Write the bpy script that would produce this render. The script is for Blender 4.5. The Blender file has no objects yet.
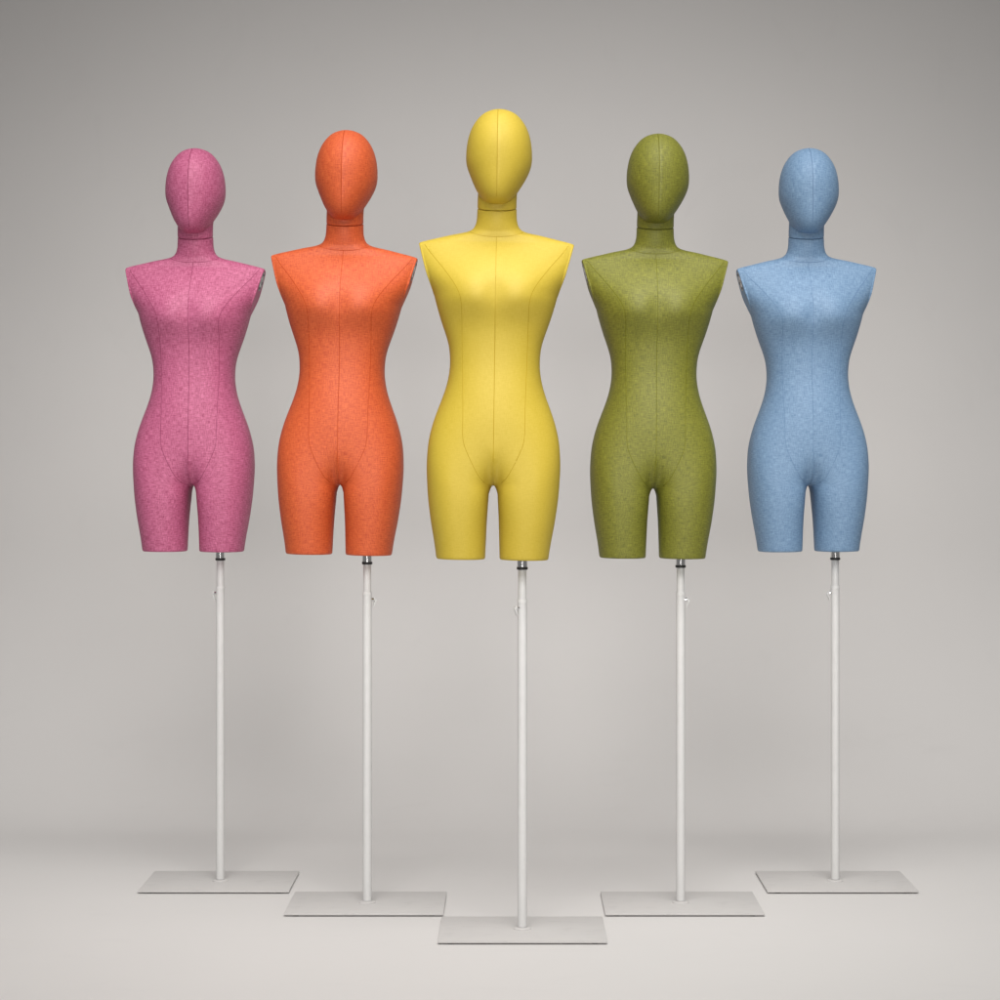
import bpy, bmesh, math
import numpy as np
from mathutils import Vector, Matrix
from mathutils.bvhtree import BVHTree

PX = 0.0022                      # metres per modelling unit
ZLEG = 0.8195                     # height of the leg hem above the floor
scene = bpy.context.scene
col = scene.collection

# ------------------------------------------------------------------ helpers
def pchip(tab):
    xs = np.array([t[0] for t in tab], float)
    ys = np.array([t[1:] for t in tab], float)
    h = np.diff(xs)[:, None]
    d = np.diff(ys, axis=0) / h
    m = np.zeros_like(ys)
    for i in range(1, len(xs) - 1):
        a, b = d[i - 1], d[i]
        w1 = 2 * h[i] + h[i - 1]; w2 = h[i] + 2 * h[i - 1]
        ok = (a * b) > 0
        with np.errstate(divide='ignore', invalid='ignore'):
            v = (w1 + w2) / (w1 / a + w2 / b)
        m[i] = np.where(ok, v, 0)
    m[0], m[-1] = d[0], d[-1]
    def f(x):
        x = min(max(x, xs[0]), xs[-1])
        i = min(int(np.searchsorted(xs, x, side='right')) - 1, len(xs) - 2)
        i = max(i, 0)
        hh = xs[i + 1] - xs[i]; t = (x - xs[i]) / hh
        return ((2*t**3 - 3*t**2 + 1) * ys[i] + (t**3 - 2*t**2 + t) * hh * m[i]
                + (-2*t**3 + 3*t**2) * ys[i + 1] + (t**3 - t**2) * hh * m[i + 1])
    return f

def spow(v, p):
    return math.copysign(abs(v) ** p, v)

def finish(bm, name, mat, parent=None, smooth=True, autosharp=None):
    me = bpy.data.meshes.new(name)
    bmesh.ops.recalc_face_normals(bm, faces=bm.faces)
    if autosharp:
        for e in bm.edges:
            if len(e.link_faces) == 2 and e.calc_face_angle(0) > math.radians(autosharp):
                e.smooth = False
    for f in bm.faces:
        f.smooth = smooth
    bm.to_mesh(me); bm.free()
    o = bpy.data.objects.new(name, me)
    col.objects.link(o)
    if mat: me.materials.append(mat)
    if parent: o.parent = parent
    return o

def lathe(bm, prof, seg=40, M=None):
    rings = []
    for r, z in prof:
        ring = []
        for i in range(seg):
            a = 2 * math.pi * i / seg
            v = Vector((r * math.cos(a), r * math.sin(a), z))
            ring.append(bm.verts.new(M @ v if M else v))
        rings.append(ring)
    for a, b in zip(rings, rings[1:]):
        for i in range(seg):
            j = (i + 1) % seg
            bm.faces.new((a[i], a[j], b[j], b[i]))
    bm.faces.new(list(reversed(rings[0]))); bm.faces.new(rings[-1])

def box(bm, c, s, M=None, bevel=0):
    r = bmesh.ops.create_cube(bm, size=1)
    for v in r['verts']:
        v.co = Vector((v.co.x * s[0] + c[0], v.co.y * s[1] + c[1], v.co.z * s[2] + c[2]))
    if bevel:
        es = list({e for v in r['verts'] for e in v.link_edges})
        q = bmesh.ops.bevel(bm, geom=es, offset=bevel, segments=2, affect='EDGES', profile=0.5)
        vs = {v for f in q['faces'] for v in f.verts} | {v for v in r['verts'] if v.is_valid}
    else:
        vs = set(r['verts'])
    if M:
        for v in vs: v.co = M @ v.co

def tube(bm, pts, r, seg=6):
    rings = []
    n = len(pts)
    for i, p in enumerate(pts):
        t = (pts[min(i + 1, n - 1)] - pts[max(i - 1, 0)]).normalized()
        up = Vector((0, 0, 1)) if abs(t.z) < .9 else Vector((1, 0, 0))
        s = t.cross(up).normalized(); u = s.cross(t)
        rings.append([bm.verts.new(p + r * (math.cos(2*math.pi*k/seg) * s + math.sin(2*math.pi*k/seg) * u)) for k in range(seg)])
    for a, b in zip(rings, rings[1:]):
        for k in range(seg):
            j = (k + 1) % seg
            bm.faces.new((a[k], a[j], b[j], b[k]))
    bm.faces.new(rings[0]); bm.faces.new(list(reversed(rings[-1])))

# ------------------------------------------------------------------ materials
def new_mat(name):
    m = bpy.data.materials.new(name); m.use_nodes = True
    nt = m.node_tree
    return m, nt, nt.nodes['Principled BSDF'], nt.nodes, nt.links

def fabric(name, dark, light, contrast, weave=1.0, rough=0.62, bump=0.3, sheen=0.0, spec=0.62):
    m, nt, b, N, L = new_mat(name)
    tc = N.new('ShaderNodeTexCoord')
    def noise(sx, sy, detail=2.0):
        mp = N.new('ShaderNodeMapping'); mp.inputs['Scale'].default_value = (sx, sy, 1)
        L.new(tc.outputs['UV'], mp.inputs['Vector'])
        n = N.new('ShaderNodeTexNoise'); n.noise_dimensions = '2D'
        n.inputs['Scale'].default_value = 1; n.inputs['Detail'].default_value = detail
        n.inputs['Roughness'].default_value = .6
        L.new(mp.outputs[0], n.inputs['Vector'])
        return n.outputs['Fac']
    a = noise(420 * weave, 62 * weave)          # warp slubs run up the figure
    c = noise(56 * weave, 420 * weave)          # weft slubs run round it
    d = noise(360 * weave, 360 * weave, 1.0)    # melange flecks
    def math_(op, x, y):
        q = N.new('ShaderNodeMath'); q.operation = op
        for i, v in enumerate((x, y)):
            if isinstance(v, (int, float)): q.inputs[i].default_value = v
            else: L.new(v, q.inputs[i])
        return q.outputs[0]
    s = math_('ADD', math_('ADD', math_('MULTIPLY', a, .43), math_('MULTIPLY', c, .45)), math_('MULTIPLY', d, .12))
    mr = N.new('ShaderNodeMapRange'); mr.clamp = True
    w = .22 / contrast
    mr.inputs['From Min'].default_value = .5 - w; mr.inputs['From Max'].default_value = .5 + w
    L.new(s, mr.inputs['Value'])
    mix = N.new('ShaderNodeMix'); mix.data_type = 'RGBA'
    mix.inputs['A'].default_value = (*dark, 1); mix.inputs['B'].default_value = (*light, 1)
    L.new(mr.outputs[0], mix.inputs['Factor'])
    L.new(mix.outputs['Result'], b.inputs['Base Color'])
    bp = N.new('ShaderNodeBump'); bp.inputs['Strength'].default_value = bump; bp.inputs['Distance'].default_value = .0006
    L.new(s, bp.inputs['Height']); L.new(bp.outputs[0], b.inputs['Normal'])
    b.inputs['Roughness'].default_value = rough
    b.inputs['Sheen Weight'].default_value = sheen
    b.inputs['Sheen Roughness'].default_value = .5
    b.inputs['Specular IOR Level'].default_value = spec
    return m

def plain(name, c, rough=.5, metal=0.0, noise_amt=.04, scale=40, spec=.5):
    m, nt, b, N, L = new_mat(name)
    tc = N.new('ShaderNodeTexCoord')
    n = N.new('ShaderNodeTexNoise'); n.inputs['Scale'].default_value = scale; n.inputs['Detail'].default_value = 4
    L.new(tc.outputs['Object'], n.inputs['Vector'])
    mix = N.new('ShaderNodeMix'); mix.data_type = 'RGBA'
    mix.inputs['A'].default_value = (*[x * (1 - noise_amt) for x in c], 1)
    mix.inputs['B'].default_value = (*[min(1, x * (1 + noise_amt)) for x in c], 1)
    L.new(n.outputs['Fac'], mix.inputs['Factor']); L.new(mix.outputs['Result'], b.inputs['Base Color'])
    mr = N.new('ShaderNodeMapRange'); mr.inputs['To Min'].default_value = max(0, rough - .06); mr.inputs['To Max'].default_value = rough + .06
    L.new(n.outputs['Fac'], mr.inputs['Value']); L.new(mr.outputs[0], b.inputs['Roughness'])
    b.inputs['Metallic'].default_value = metal
    b.inputs['Specular IOR Level'].default_value = spec
    return m

M_WHITE = plain('white_powder_coat', (.66, .66, .655), .42, scale=60)
M_PLATE = plain('white_plate_paint', (.56, .55, .54), .5, scale=25, noise_amt=.03)
M_CHROME = plain('polished_chrome', (.80, .80, .80), .10, metal=1.0, noise_amt=.02)
M_STEEL = plain('dark_steel', (.22, .21, .205), .35, metal=.9, noise_amt=.1)
M_BLACK = plain('black_rubber', (.015, .015, .016), .5)
M_PAPER = plain('grey_studio_paper', (.65, .64, .631), .8, noise_amt=.035, scale=1.3, spec=.2)
def scuffs(m, scale, stretch, lo, hi, amount):
    """faint rubbed marks over the base colour of a plain material"""
    nt = m.node_tree; N, L = nt.nodes, nt.links; b = N['Principled BSDF']
    src = b.inputs['Base Color'].links[0].from_socket
    tc = N.new('ShaderNodeTexCoord'); mp = N.new('ShaderNodeMapping'); mp.inputs['Scale'].default_value = stretch
    L.new(tc.outputs['Object'], mp.inputs['Vector'])
    n = N.new('ShaderNodeTexNoise'); n.inputs['Scale'].default_value = scale; n.inputs['Detail'].default_value = 6; n.inputs['Roughness'].default_value = .65
    n.inputs['Distortion'].default_value = .6
    L.new(mp.outputs[0], n.inputs['Vector'])
    mr = N.new('ShaderNodeMapRange'); mr.inputs['From Min'].default_value = lo; mr.inputs['From Max'].default_value = hi
    mr.inputs['To Min'].default_value = 1.0; mr.inputs['To Max'].default_value = 1.0 - amount
    L.new(n.outputs['Fac'], mr.inputs['Value'])
    mx = N.new('ShaderNodeMix'); mx.data_type = 'RGBA'; mx.blend_type = 'MULTIPLY'; mx.inputs['Factor'].default_value = 1
    L.new(src, mx.inputs['A']); L.new(mr.outputs[0], mx.inputs['B'])
    L.new(mx.outputs['Result'], b.inputs['Base Color'])
scuffs(M_PAPER, 5.0, (1, 2.2, .6), .58, .76, .022)
scuffs(M_PLATE, 16.0, (1, 3, 1), .55, .72, .10)
scuffs(M_WHITE, 22.0, (1, 1, .35), .55, .75, .10)

# ------------------------------------------------------------------ torso
W = pchip([(0, 56), (12, 57.6), (40, 62.4), (67, 65.6), (92, 66.8), (113, 65.7), (132, 62), (148, 56.8), (164, 50.8),
           (178, 46.8), (194, 44.8), (208, 45.5), (221, 48.6), (230, 51.8), (240, 55.2), (250, 58.2), (258, 60.4), (262, 61.4), (266, 63),
           (272, 66.2), (280, 71), (288, 75.4), (295, 78.6), (304, 81), (309, 81.6), (312, 81), (314, 79.6), (315.6, 76.5), (317, 72), (320, 60), (324, 44), (327, 30.5),
           (329, 25.6), (331, 23.3), (335, 21.2), (341, 20.0), (351, 19.6)])
FB = pchip([(0, 32, 31), (40, 39, 40), (67, 41.9, 47), (92, 42.3, 53), (113, 42.3, 55), (132, 42.3, 50), (148, 41.6, 42),
            (164, 40.3, 36), (178, 38.8, 32), (194, 37.6, 31), (208, 38, 32), (221, 39.5, 34), (230, 41, 36), (240, 44.5, 38),
            (255, 49, 40), (270, 48, 42), (285, 42, 44), (300, 31, 45), (310, 22.5, 43), (316, 17.5, 40), (322, 16, 34),
            (328, 16, 28.5), (334, 17, 25), (341, 18.3, 22.5), (351, 20, 19.5)])
ZC = 73.5

def gap_base(Z):
    return 7.2 - 1.4 * min(1, Z / 40) - 1.6 * min(1, max(0, Z - 40) / 27)

def gap(Z):
    if Z >= ZC: return 0.0
    return gap_base(Z) * (math.sqrt((ZC - Z) / 8) if Z > ZC - 8 else 1)

def neck_tilt(Z):
    t = min(1, max(0, (Z - 316) / 22)); return .24 * t * t * (3 - 2 * t)

def soft(f, Z, r, lo, hi):
    """the table value, averaged over a short span so that no ring shows where two spans meet"""
    r = max(0.0, min(r, (Z - lo) * .6, (hi - Z) * .6))
    if r <= 0: return f(Z)
    ks = [(-1, .5), (-.66, 1), (-.33, 1), (0, 1), (.33, 1), (.66, 1), (1, .5)]
    return sum(f(Z + r * k) * w for k, w in ks) / 6.0

def sstep(t):
    t = min(1.0, max(0.0, t)); return t * t * (3 - 2 * t)

def section(Z, NU):
    w = float(soft(W, Z, 7, 0, 262)[0]) if Z < 262 else float(W(Z)[0])
    f, b = soft(FB, Z, 9, 0, 318)
    g = gap(Z)
    cx = (w + gap_base(Z)) / 2
    n = 2.25 + .7 * (1 - sstep((Z - 88) / 70)) + .2 * sstep((Z - 150) / 60) - .55 * sstep((Z - 255) / 50)
    out = []
    for i in range(NU + 1):
        u = i / NU
        A = math.radians(-180 + 360 * u); ca, sa = math.cos(A), math.sin(A)
        e = min(u, 1 - u)
        hw = (w - cx) if ca > 0 else (cx - gap_base(Z))
        nl = 2.2 if ca > 0 else 2.2 + .8 * sstep((Z - 20) / 50)
        lx = cx + hw * spow(ca, 2 / nl) + (g - gap_base(Z)) * (1 - sstep(e / .09)); ly = (f * .965 if sa < 0 else b) * spow(sa, 2 / nl)
        gb = gap_base(Z)                        # the torso outline, sampled at the same share of the half width as the leg
        xr = min(1.0, max(0.0, (cx + hw * spow(ca, 2 / nl) - gb) / (w - gb)))
        tx = w * xr; ty = (-f if u < .5 else b) * max(0.0, 1 - xr ** n) ** (1 / n)
        q = sstep(e / .11); qw = sstep(e / .22)           # the crotch closes fast in the middle, the thighs merge slowly
        s = min(1, max(0, (Z - ZC) / (40 + 16 * qw)))
        tl = (1 - (1 - s) ** 2.6) ** (.45 + 1.25 * q)
        x = (1 - tl) * lx + tl * tx; y = (1 - tl) * ly + tl * ty
        front = max(0, -y / f) if y < 0 else 0
        back = max(0, y / b) if y > 0 else 0
        if front > 0:
            y -= front * 7.0 * math.exp(-((x - 26) / 23) ** 2 - ((Z - 262) / (25 if Z > 262 else 20)) ** 2)      # bust
            y += front * 1.2 * math.exp(-(x / 9) ** 2 - ((Z - 262) / 16) ** 2)
            y -= front * 1.2 * math.exp(-(x / 26) ** 2 - ((Z - 140) / 30) ** 2)                                   # belly
        if back > 0:
            y += back * 7 * math.exp(-((x - 29) / 20) ** 2 - ((Z - 98) / 24) ** 2)
            y += back * 3.5 * math.exp(-((x - 36) / 16) ** 2 - ((Z - 285) / 24) ** 2)
        out.append((x, y, Z + neck_tilt(Z) * (y - 3)))
    return out

def torso_rows():
    rows = [0.0, .25, .8, 1.6] + list(np.arange(3, 66, 2.5)) + [ZC - 7 * k for k in (.85, .7, .55, .4, .28, .18, .1, .04, .01)]
    rows.append(ZC)
    rows += [ZC + 50 * k for k in (.0005, .002, .006, .012, .02, .035, .055, .08, .11, .145, .18)]
    rows += list(np.arange(84.5, 306, 2.0))
    rows += list(np.arange(306, 332, .5)) + list(np.arange(332, 350.3, 1.2)) + [350.3, 350.8, 351]
    return sorted(rows)

NU = 72
def build_torso():
    bm = bmesh.new(); uvl = bm.loops.layers.uv.new('UVMap')
    rows = torso_rows()
    for side in (1, -1):
        grid = []; uvs = []
        for ri, Z in enumerate(rows):
            pts = section(Z, NU)
            if Z < 1.6:      # rounded hem
                k = 1 - .035 * (1 - Z / 1.6) ** 2
                cx = (float(W(Z)[0]) + gap(Z)) / 2
                pts = [(cx + (x - cx) * k, y * k, z) for x, y, z in pts]
            if Z > 350.3:
                k = 1 - (Z - 350.3) * .06
                pts = [(x * k, (y - 3) * k + 3, z) for x, y, z in pts]
            # arc length from the front centre
            acc = [0]
            for a, b in zip(pts, pts[1:]):
                acc.append(acc[-1] + math.hypot(b[0] - a[0], b[1] - a[1]))
            mid = acc[NU // 2]
            grid.append([bm.verts.new((side * x, y, z)) for x, y, z in pts])
            uvs.append([(side * (7 + a * PX), z * PX) for a, (x, y, z) in zip(acc, pts)])
        for i in range(len(rows) - 1):
            for j in range(NU):
                q = [(i, j), (i, j + 1), (i + 1, j + 1), (i + 1, j)]
                fc = bm.faces.new([grid[a][b] for a, b in q])
                for lp, (a, b) in zip(fc.loops, q): lp[uvl].uv = uvs[a][b]
        fc = bm.faces.new(grid[0][:-1])
        for lp in fc.loops: lp[uvl].uv = (lp.vert.co.x * PX, lp.vert.co.y * PX)
    bmesh.ops.remove_doubles(bm, verts=bm.verts, dist=.02)
    top = [e for e in bm.edges if e.is_boundary and e.verts[0].co.z > 330]
    if top: bmesh.ops.contextual_create(bm, geom=top)
    caps = {}
    for side in (1, -1):                        # flat armhole faces
        nrm = Vector((side, 0, -.271)).normalized()
        P = Vector((side * 76.0, 0, 315.5))
        fs = [f for f in bm.faces if f.calc_center_median().z > 262.5 and f.calc_center_median().x * side > 20]
        geom = list({v for f in fs for v in f.verts}) + list({e for f in fs for e in f.edges}) + fs
        bmesh.ops.bisect_plane(bm, geom=geom, dist=.001, plane_co=P, plane_no=nrm, clear_outer=True)
        loop = [v for v in bm.verts if abs((v.co - P).dot(nrm)) < .01 and any(e.is_boundary for e in v.link_edges)]
        bmesh.ops.remove_doubles(bm, verts=loop, dist=.25)
        be = [e for e in bm.edges if e.is_boundary and all(abs((v.co - P).dot(nrm)) < .05 for v in e.verts)]
        # order the loop
        nxt = {}
        for e in be:
            a, b = e.verts; nxt.setdefault(a, []).append(b); nxt.setdefault(b, []).append(a)
        st = be[0].verts[0]; ring = [st]; prev = None; cur = st
        while True:
            c = [v for v in nxt[cur] if v is not prev]
            if not c or c[0] is st: break
            prev, cur = cur, c[0]; ring.append(cur)
        cen = sum((v.co for v in ring), Vector()) / len(ring)
        cur = ring
        base = [v.co.copy() for v in ring]
        for k, off in ((.996, .6), (.986, 1.15), (.968, 1.6), (.945, 1.85), (.90, 1.9), (.885, 1.6)):
            new = [bm.verts.new(cen + (c - cen) * k + nrm * off * (.12 + .88 * sstep((c.z - 262) / 26))) for c in base]
            for i in range(len(cur)):
                j = (i + 1) % len(cur)
                fc = bm.faces.new((cur[i], cur[j], new[j], new[i]))
                for lp in fc.loops: lp[uvl].uv = (lp.vert.co.y * PX * 1.1, lp.vert.co.z * PX)
            cur = new
        fc = bm.faces.new(cur)
        for lp in fc.loops: lp[uvl].uv = (lp.vert.co.y * PX, lp.vert.co.z * PX)
        caps[side] = (cen, nrm, [c.copy() for c in base])
    bmesh.ops.recalc_face_normals(bm, faces=bm.faces)
    tree = BVHTree.FromBMesh(bm)
    return bm, tree, caps

# ------------------------------------------------------------------ head
HW = pchip([(355, 0), (355.3, 4.5), (356.2, 8), (358, 11.6), (361, 14.8), (366, 18.9), (371, 21.9), (378, 25.6), (386, 29.3), (392, 31.6),
            (397, 32.75), (404, 32.9), (412, 32.4), (419, 31.4), (427, 29.2), (434, 26.2), (440, 22.0), (445, 16.8), (448, 11.0), (449.4, 6.0), (450, 0)])
HFB = pchip([(355, 0, 0), (355.3, 9, 6), (356.2, 17, 9), (358, 23, 13), (361, 28, 18), (366, 32, 25), (371, 34.5, 30), (378, 37, 36), (386, 39, 40),
             (393, 40.5, 42.5), (400, 41.5, 44), (409, 42, 45), (418, 40.5, 44), (427, 37, 41), (434, 32.5, 36.5), (440, 27, 30.5),
             (445, 20, 23), (448, 13.5, 15.5), (449.4, 8, 9), (450, 0, 0)])
def build_head():
    bm = bmesh.new(); uvl = bm.loops.layers.uv.new('UVMap')
    zs = [355 + 95 * (1 - math.cos(math.pi * k / 90)) / 2 for k in range(91)]
    zs[0] = 355.02; zs[-1] = 449.98
    NH = 96; grid = []; uvs = []
    for Z in zs:
        w = float(soft(HW, Z, 6, 357, 448)[0]); f, b = soft(HFB, Z, 8, 357, 448)
        yc = -11 - 6 * (math.log1p(math.exp((393 - Z) / 7)) * 7 / 40)
        row = []; ur = []
        for i in range(NH + 1):
            A = 2 * math.pi * i / NH + math.pi / 2
            ca, sa = math.cos(A), math.sin(A)
            x = w * spow(ca, 2 / 2.05); y = (f if sa < 0 else b) * spow(sa, 2 / 2.05)
            if sa < 0:      # shallow ridge down the middle of the face
                y -= 2.0 * (-sa) * math.exp(-abs(x) / 7) * min(1, w / 20)
            row.append(Vector((x, y + yc, 351.8 + (Z - 355) * (95.4 / 95))))
            ur.append((3 + (i / NH) * 2 * math.pi * 36 * PX, Z * PX))
        grid.append(row); uvs.append(ur)
    vg = [[bm.verts.new(p) for p in row[:-1]] for row in grid]
    for i in range(len(vg) - 1):
        for j in range(NH):
            k = (j + 1) % NH
            fc = bm.faces.new((vg[i][j], vg[i][k], vg[i + 1][k], vg[i + 1][j]))
            for lp, (a, c) in zip(fc.loops, ((i, j), (i, j + 1), (i + 1, j + 1), (i + 1, j))): lp[uvl].uv = uvs[a][c]
    bm.faces.new(list(reversed(vg[0]))); bm.faces.new(vg[-1])
    tree = BVHTree.FromBMesh(bm)
    # neck stub, sitting on the sloped joint
    rows = [(351.5, .965), (351.8, .99), (352.4, 1.0), (358, 1.0), (364, 1.0), (372, 1.02), (384, 1.0)]
    vg = []; uvs = []
    for Z, k in rows:
        row = []; ur = []
        for i in range(65):
            A = 2 * math.pi * i / 64
            y = (20 if math.sin(A) < 0 else 19.5) * math.sin(A) * k - 1 - (Z - 352) * .12
            row.append((19.5 * math.cos(A) * k, y, Z + .24 * (y - 3) * max(0, 1 - (Z - 352) / 32)))
            ur.append((A * 19.5 * PX, Z * PX))
        vg.append([bm.verts.new(p) for p in row[:-1]]); uvs.append(ur)
    for i in range(len(vg) - 1):
        for j in range(64):
            k = (j + 1) % 64
            fc = bm.faces.new((vg[i][j], vg[i][k], vg[i + 1][k], vg[i + 1][j]))
            for lp, (a, c) in zip(fc.loops, ((i, j), (i, j + 1), (i + 1, j + 1), (i + 1, j))): lp[uvl].uv = uvs[a][c]
    bm.faces.new(list(reversed(vg[0]))); bm.faces.new(vg[-1])
    return bm, tree

def cast(tree, pts, front=True, lift=0.0):
    out = []
    for x, z in pts:
        o = Vector((x, -300 if front else 300, z)); d = Vector((0, 1 if front else -1, 0))
        h, n, i, dist = tree.ray_cast(o, d)
        if h is not None: out.append(h + Vector((0, (-1 if front else 1) * lift, 0)))
    return out

def resample(tab, step=2.0):
    pts = [Vector((*p, 0)) for p in tab]
    # Catmull-Rom
    out = []
    for i in range(len(pts) - 1):
        p0 = pts[max(i - 1, 0)]; p1 = pts[i]; p2 = pts[i + 1]; p3 = pts[min(i + 2, len(pts) - 1)]
        n = max(2, int((p2 - p1).length / step))
        for k in range(n):
            t = k / n
            out.append(.5 * ((2 * p1) + (p2 - p0) * t + (2 * p0 - 5 * p1 + 4 * p2 - p3) * t * t + (3 * p1 - p0 - 3 * p2 + p3) * t ** 3))
    out.append(pts[-1])
    return [(p.x, p.y) for p in out]

def to_m(bm, S=PX):
    for v in bm.verts: v.co = Vector((v.co.x * S, v.co.y * S, v.co.z * S))

# ------------------------------------------------------------------ prototype
def tag(o, label, cat, group=None):
    o['label'] = label; o['category'] = cat
    if group: o['group'] = group

POLE_X = 30.0 * PX               # the pole rises into the right-hand thigh
proto = bpy.data.objects.new('mannequin', None); col.objects.link(proto)
proto.empty_display_size = .1

tbm, ttree, caps = build_torso()
hbm, htree = build_head()
SR = .33
seams = {'torso': [], 'head': []}
seams['torso'].append(cast(ttree, resample([(0, 321), (0, 250), (0, 92)]), lift=-SR * .45))
for s in (1, -1):
    seams['torso'].append(cast(ttree, resample([(s*71.5, 313), (s*66, 305), (s*51.5, 287), (s*38.5, 268), (s*33.5, 254), (s*32.5, 235), (s*32, 210), (s*30.5, 150),
                                                (s*30, 120), (s*25, 104), (s*15, 84), (s*8.5, 76.5)]), lift=-SR * .45))
def collar(front):
    out = []
    for k in range(61):
        a = math.pi * k / 60
        x = -27.2 * math.cos(a)
        z = 327.8 - 7.3 * math.sin(a) if front else 327.8 + 5.0 * math.sin(a)
        if abs(x) < 26.6: out.append((x, z))
    return cast(ttree, out, front, lift=-SR * .45)
seams['torso'].append(collar(True)); seams['torso'].append(collar(False))
seams['torso'].append(cast(ttree, resample([(0, 330), (0, 250), (0, 110)]), False, lift=-SR * .45))
seams['head'].append(cast(htree, resample([(0, 447.2), (0, 445), (0, 430), (0, 370), (0, 357)], 1.2), lift=-SR * .5))
seams['head'].append(cast(htree, resample([(0, 447.2), (0, 445), (0, 430), (0, 385)], 1.2), False, lift=-SR * .5))

def scaled_obj(bm, name, mat, parent, z0=0, **kw):
    for v in bm.verts: v.co *= PX
    o = finish(bm, name, mat, parent, **kw)
    return o

# the dressed figure hangs at hem height
torso = scaled_obj(tbm, 'torso', None, proto); torso.location.z = ZLEG
for v in hbm.verts:
    if v.co.z > 356: v.co.x += 1.5 * sstep((v.co.z - 356) / 30)
head = scaled_obj(hbm, 'head', None, proto); head.location.z = ZLEG
for key, par in (('torso', torso), ('head', head)):
    for pl in seams[key]:
        if len(pl) < 3: continue
        bm = bmesh.new(); tube(bm, pl, SR, 6)
        scaled_obj(bm, 'seam', None, par)

for s in (1, -1):                # chrome armhole plates with their slotted fittings
    cen, nrm, base = caps[s]
    bm = bmesh.new()
    fd = lambda c: .12 + .88 * sstep((c.z - 262) / 26)
    r0 = [bm.verts.new(cen + (c - cen) * .882 + nrm * 1.0 * fd(c)) for c in base]
    r1 = [bm.verts.new(cen + (c - cen) * .878 + nrm * 1.7 * fd(c)) for c in base]
    r2 = [bm.verts.new(cen + (c - cen) * .85 + nrm * 1.75 * fd(c)) for c in base]
    for a, b in ((r0, r1), (r1, r2)):
        for i in range(len(a)):
            j = (i + 1) % len(a); bm.faces.new((a[i], a[j], b[j], b[i]))
    bm.faces.new(r2); bm.faces.new(list(reversed(r0)))
    cap = scaled_obj(bm, 'arm_cap', None, torso, autosharp=35)
    yv = Vector((0, 1, 0)); zv = nrm.cross(yv) * (1 if s < 0 else 1)
    if zv.z < 0: zv = -zv
    R = Matrix((( nrm.x, yv.x, zv.x), (nrm.y, yv.y, zv.y), (nrm.z, yv.z, zv.z))).to_4x4()
    T = Matrix.Translation(cen + nrm * 1.76) @ R
    bm = bmesh.new()                                   # oval chrome fitting for the missing arm
    ring = []
    for off, k in ((-.3, 1.0), (.04, 1.0), (.10, .93)):
        ring.append([bm.verts.new(T @ Vector((off, 12 * k * math.cos(2 * math.pi * i / 40), 6 + 11 * k * math.sin(2 * math.pi * i / 40)))) for i in range(40)])
    for a, b in zip(ring, ring[1:]):
        for i in range(40):
            j = (i + 1) % 40; bm.faces.new((a[i], a[j], b[j], b[i]))
    bm.faces.new(ring[0]); bm.faces.new(ring[-1])
    br = scaled_obj(bm, 'bracket', M_STEEL, cap, autosharp=25)
    bm = bmesh.new()
    for (y, z, sy, sz) in ((1, 13.5, 12, 2.6), (5, 4, 8, 3.4), (-2, -2, 10, 2.4)):
        box(bm, (.13, y, z), (.06, sy, sz), T)
    scaled_obj(bm, 'slot', M_BLACK, cap, smooth=False)
    for y, z, r in ((-6, 8.5, 1.7), (-4.5, 1.5, 2.1)):
        bm = bmesh.new(); lathe(bm, [(r, 0), (r, .08), (r * .8, .14)], 20, T @ Matrix.Translation((.05, y, z)) @ Matrix.Rotation(math.pi / 2, 4, 'Y'))
        scaled_obj(bm, 'stud', M_CHROME, cap, autosharp=35)

# stand: everything below the hem, built in metres about the pole
def stand_part(bm, name, mat, **kw):
    o = finish(bm, name, mat, proto, **kw); o.location.x = POLE_X
    return o
HEM = ZLEG
bm = bmesh.new(); lathe(bm, [(.0112, HEM - .0165), (.0112, HEM + .012)], 40)
socket = stand_part(bm, 'socket', M_CHROME, autosharp=40)
bm = bmesh.new(); lathe(bm, [(.0112, HEM - .0225), (.0122, HEM - .0218), (.0122, HEM - .0170), (.0112, HEM - .0163)], 40)
stand_part(bm, 'lock_ring', M_BLACK, autosharp=40)
JOINT = HEM - .088
bm = bmesh.new(); lathe(bm, [(.0092, JOINT - .02), (.0092, HEM - .024), (.0088, HEM - .0224)], 40)
stand_part(bm, 'inner_pole', M_WHITE, autosharp=40)
bm = bmesh.new()
lathe(bm, [(.0104, .012), (.0104, JOINT - .0085), (.0112, JOINT - .008), (.0112, JOINT - .0008), (.0106, JOINT)], 40)
stand_part(bm, 'pole', M_WHITE, autosharp=40)
bm = bmesh.new()
lathe(bm, [(.0200, .0075), (.0200, .0088), (.0190, .0098), (.0125, .0104), (.0100, .0112)], 48)
stand_part(bm, 'flange', M_PLATE, autosharp=40)
bm = bmesh.new()
box(bm, (0, 0, .00525), (.363, .234, .0045), None, .0009)
stand_part(bm, 'base_plate', M_PLATE, smooth=True, autosharp=30)
for fx, fy in ((-.155, -.1), (.155, -.1), (-.155, .1), (.155, .1)):
    bm = bmesh.new(); lathe(bm, [(.008, 0), (.009, .003)], 20, Matrix.Translation((fx, fy, 0)))
    stand_part(bm, 'foot', M_BLACK, autosharp=40)
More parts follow.
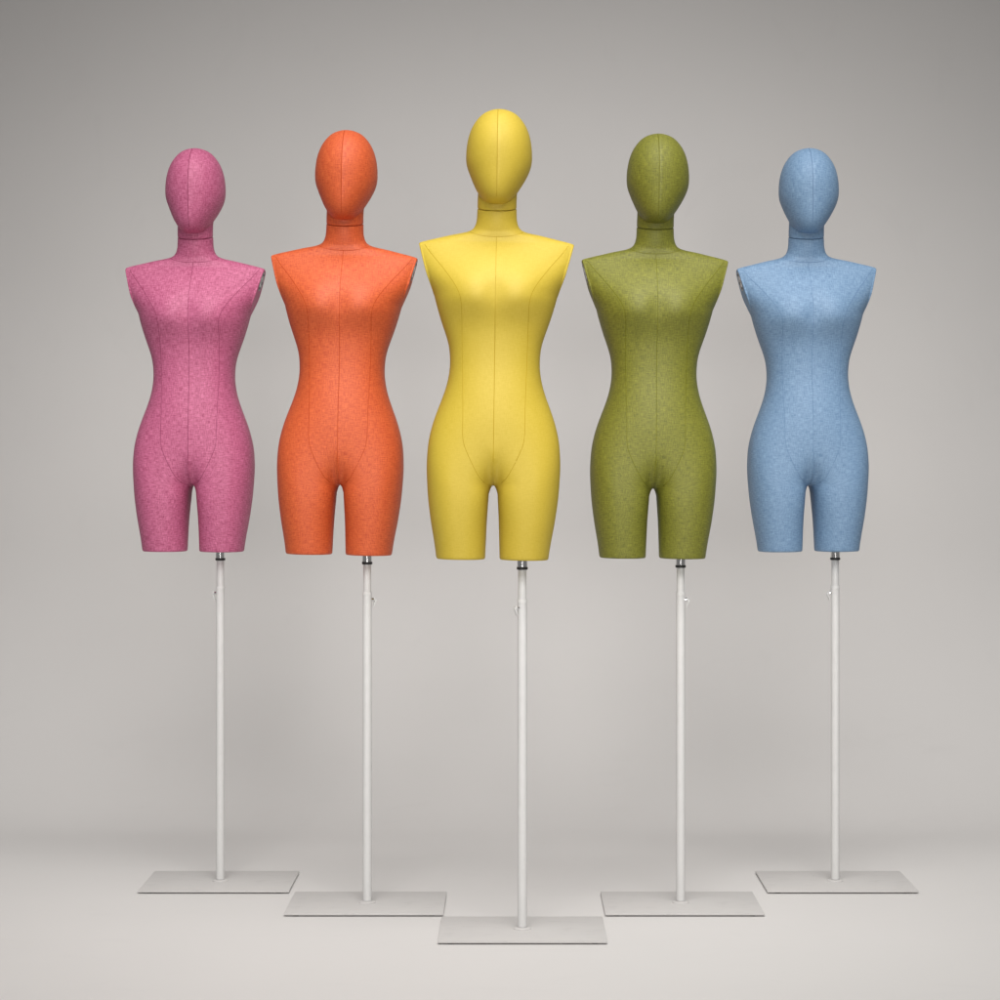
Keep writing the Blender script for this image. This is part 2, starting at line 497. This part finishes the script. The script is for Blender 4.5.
# locking lever below the joint of the two poles (points along +x, turned per copy)
bm = bmesh.new()
RX = Matrix.Translation((.0095, 0, JOINT - .018)) @ Matrix.Rotation(math.pi/2, 4, 'Y')
lathe(bm, [(.0042, 0), (.0042, .007), (.0036, .0078)], 20, RX)
lever = stand_part(bm, 'clamp_screw', M_CHROME, autosharp=40)
bm = bmesh.new()
LM = Matrix.Translation((.0185, 0, JOINT - .018)) @ Matrix.Rotation(math.radians(22), 4, 'Y')
lathe(bm, [(.0038, 0), (.0050, .001), (.0050, .0035), (.0036, .0045)], 20, Matrix.Translation((.0150, 0, JOINT - .018)) @ Matrix.Rotation(math.pi/2, 4, 'Y'))
box(bm, (.0025, 0, -.008), (.0030, .007, .020), LM, .0012)
o = finish(bm, 'lever', M_WHITE, lever, autosharp=40)

# ------------------------------------------------------------------ the five
FAB = {
    'pink':   fabric('pink_linen', (.285, .027, .098), (.63, .182, .325), 1.25, 1.25, bump=.5),
    'orange': fabric('orange_linen', (.43, .040, .006), (.69, .138, .032), 1.15, 1.2, bump=.45),
    'yellow': fabric('yellow_jersey', (.485, .350, .017), (.565, .425, .046), .9, 1.25, bump=.28),
    'green':  fabric('green_linen', (.086, .090, .004), (.235, .238, .022), 1.15, 1.2, bump=.45),
    'blue':   fabric('blue_linen', (.088, .178, .315), (.235, .365, .525), 1.15, 1.2, bump=.45),
}
THREAD = {'pink': (.24, .045, .10), 'orange': (.42, .055, .010), 'yellow': (.40, .27, .014), 'green': (.135, .135, .008), 'blue': (.13, .22, .36)}
THR = {k: plain(k + '_thread', v, .85, spec=.2) for k, v in THREAD.items()}

CAMD = 4.33; HOR = 468.0; VPX = 512.0; FPX = 1968.0
#        colour    pole px  scale  dz px  roll   lever angle
SPEC = [('pink',   220.3, .896, -1.5, 0.38, 160,
         'pink melange linen mannequin with head on white pole stand, at the row\'s left end'),
        ('orange', 367.2, .943, -0.5, 1.05, 20,
         'orange linen mannequin with head on white pole stand, between the pink and yellow ones'),
        ('yellow', 522.3, 1.0, 0.0, 0.77, 215,
         'smooth yellow mannequin with head on white pole stand, nearest one in the middle'),
        ('green',  680.6, .943, -4.0, 0.5, 350,
         'olive green linen mannequin with head on white stand, between the yellow and blue ones'),
        ('blue',   835.2, .896, -1.0, -0.4, 190,
         'light blue linen mannequin with head on white pole stand, at the row\'s right end')]

def children(o): return [c for c in bpy.data.objects if c.parent is o]

def copy_tree(o, parent=None):
    c = o.copy(); col.objects.link(c)
    if parent: c.parent = parent
    for ch in children(o): copy_tree(ch, c)
    return c

copies = [proto] + [copy_tree(proto) for _ in SPEC[1:]]
for root, (colr, px, s, dz, roll, lang, label) in zip(copies, SPEC):
    D = CAMD / s
    tag(root, label, 'mannequin', 'colourful mannequins lined up on white pole stands')
    root.location = ((px - VPX) * PX / s - POLE_X, D, 0)
    def walk(o):
        for ch in children(o):
            kind = ch.name.split('.')[0]
            if kind in ('torso', 'head', 'seam', 'arm_cap'):
                if not len(ch.data.materials): ch.data.materials.append(None)
                ch.material_slots[0].link = 'OBJECT'
                ch.material_slots[0].material = THR[colr] if kind == 'seam' else FAB[colr]
            if kind in ('torso', 'head'):
                # slight lean about the point where the pole enters the thigh
                a = math.radians(roll)
                piv = Vector((POLE_X, 0, ZLEG))
                off = Vector((0, 0, ZLEG)) - piv
                off = Matrix.Rotation(a, 3, 'Y') @ off
                ch.location = piv + off + Vector((0, 0, dz * PX))
                ch.rotation_euler = (0, a, 0)
            elif kind == 'clamp_screw':
                ch.rotation_euler = (0, 0, math.radians(lang))
            elif kind in ('socket', 'lock_ring', 'inner_pole'):
                ch.location.z = dz * PX
            walk(ch)
    walk(root)

# ------------------------------------------------------------------ seamless studio sweep
bm = bmesh.new()
prof = [(-3.0, 0.0)]
YS, RC = 5.45, .8
prof += [(-1.0, 0), (2.0, 0), (YS, 0)]
for k in range(1, 33):
    a = math.pi / 2 * k / 32
    prof.append((YS + RC * math.sin(a), RC - RC * math.cos(a)))
prof += [(YS + RC, 2.5), (YS + RC, 5.0)]
xs = [-6, 6]
g = [[bm.verts.new((x, y, z)) for x in xs] for y, z in prof]
for i in range(len(g) - 1):
    bm.faces.new((g[i][0], g[i][1], g[i + 1][1], g[i + 1][0]))
sweep = finish(bm, 'floor', M_PAPER)
sweep['kind'] = 'structure'
for p in sweep.data.polygons:
    pass

# ------------------------------------------------------------------ light
w = bpy.data.worlds.new('World'); scene.world = w; w.use_nodes = True
bg = w.node_tree.nodes['Background']; bg.inputs['Color'].default_value = (1.0, .985, .965, 1); bg.inputs['Strength'].default_value = .19

def area(name, loc, target, sx, sy, power, color=(1, .97, .94), spread=180):
    l = bpy.data.lights.new(name, 'AREA'); l.shape = 'RECTANGLE'; l.size = sx; l.size_y = sy
    l.energy = power; l.color = color; l.spread = math.radians(spread)
    o = bpy.data.objects.new(name, l); col.objects.link(o)
    o.location = loc
    o.rotation_euler = (Vector(target) - Vector(loc)).to_track_quat('-Z', 'Y').to_euler()
    return o
#LIGHTS
area('softbox', (.15, 1.0, 3.6), (0, 5.15, .55), 3.2, 1.5, 26, spread=70)
area('overhead_softbox', (.15, 3.2, 4.2), (0, 4.6, .3), 3.2, 1.5, 25.5, spread=80)
area('front_fill', (0, -1.0, 1.3), (0, 6.1, 1.1), 2.4, 1.2, 5.2, spread=32)
#END

# ------------------------------------------------------------------ camera
cd = bpy.data.cameras.new('camera'); cam = bpy.data.objects.new('camera', cd); col.objects.link(cam)
cam.location = (0, 0, 461 * PX + .0065)
cam.rotation_euler = (math.pi / 2, 0, 0)
cd.sensor_width = 36; cd.lens = 36 * FPX / 1000
cd.shift_x = (500 - VPX) / 1000; cd.shift_y = -(500 - HOR) / 1000
cd.clip_end = 100; cd.clip_start = .05
scene.camera = cam
vs = scene.view_settings
vs.view_transform = 'Standard'; vs.look = 'None'; vs.exposure = 0; vs.gamma = 1; vs.use_curve_mapping = False
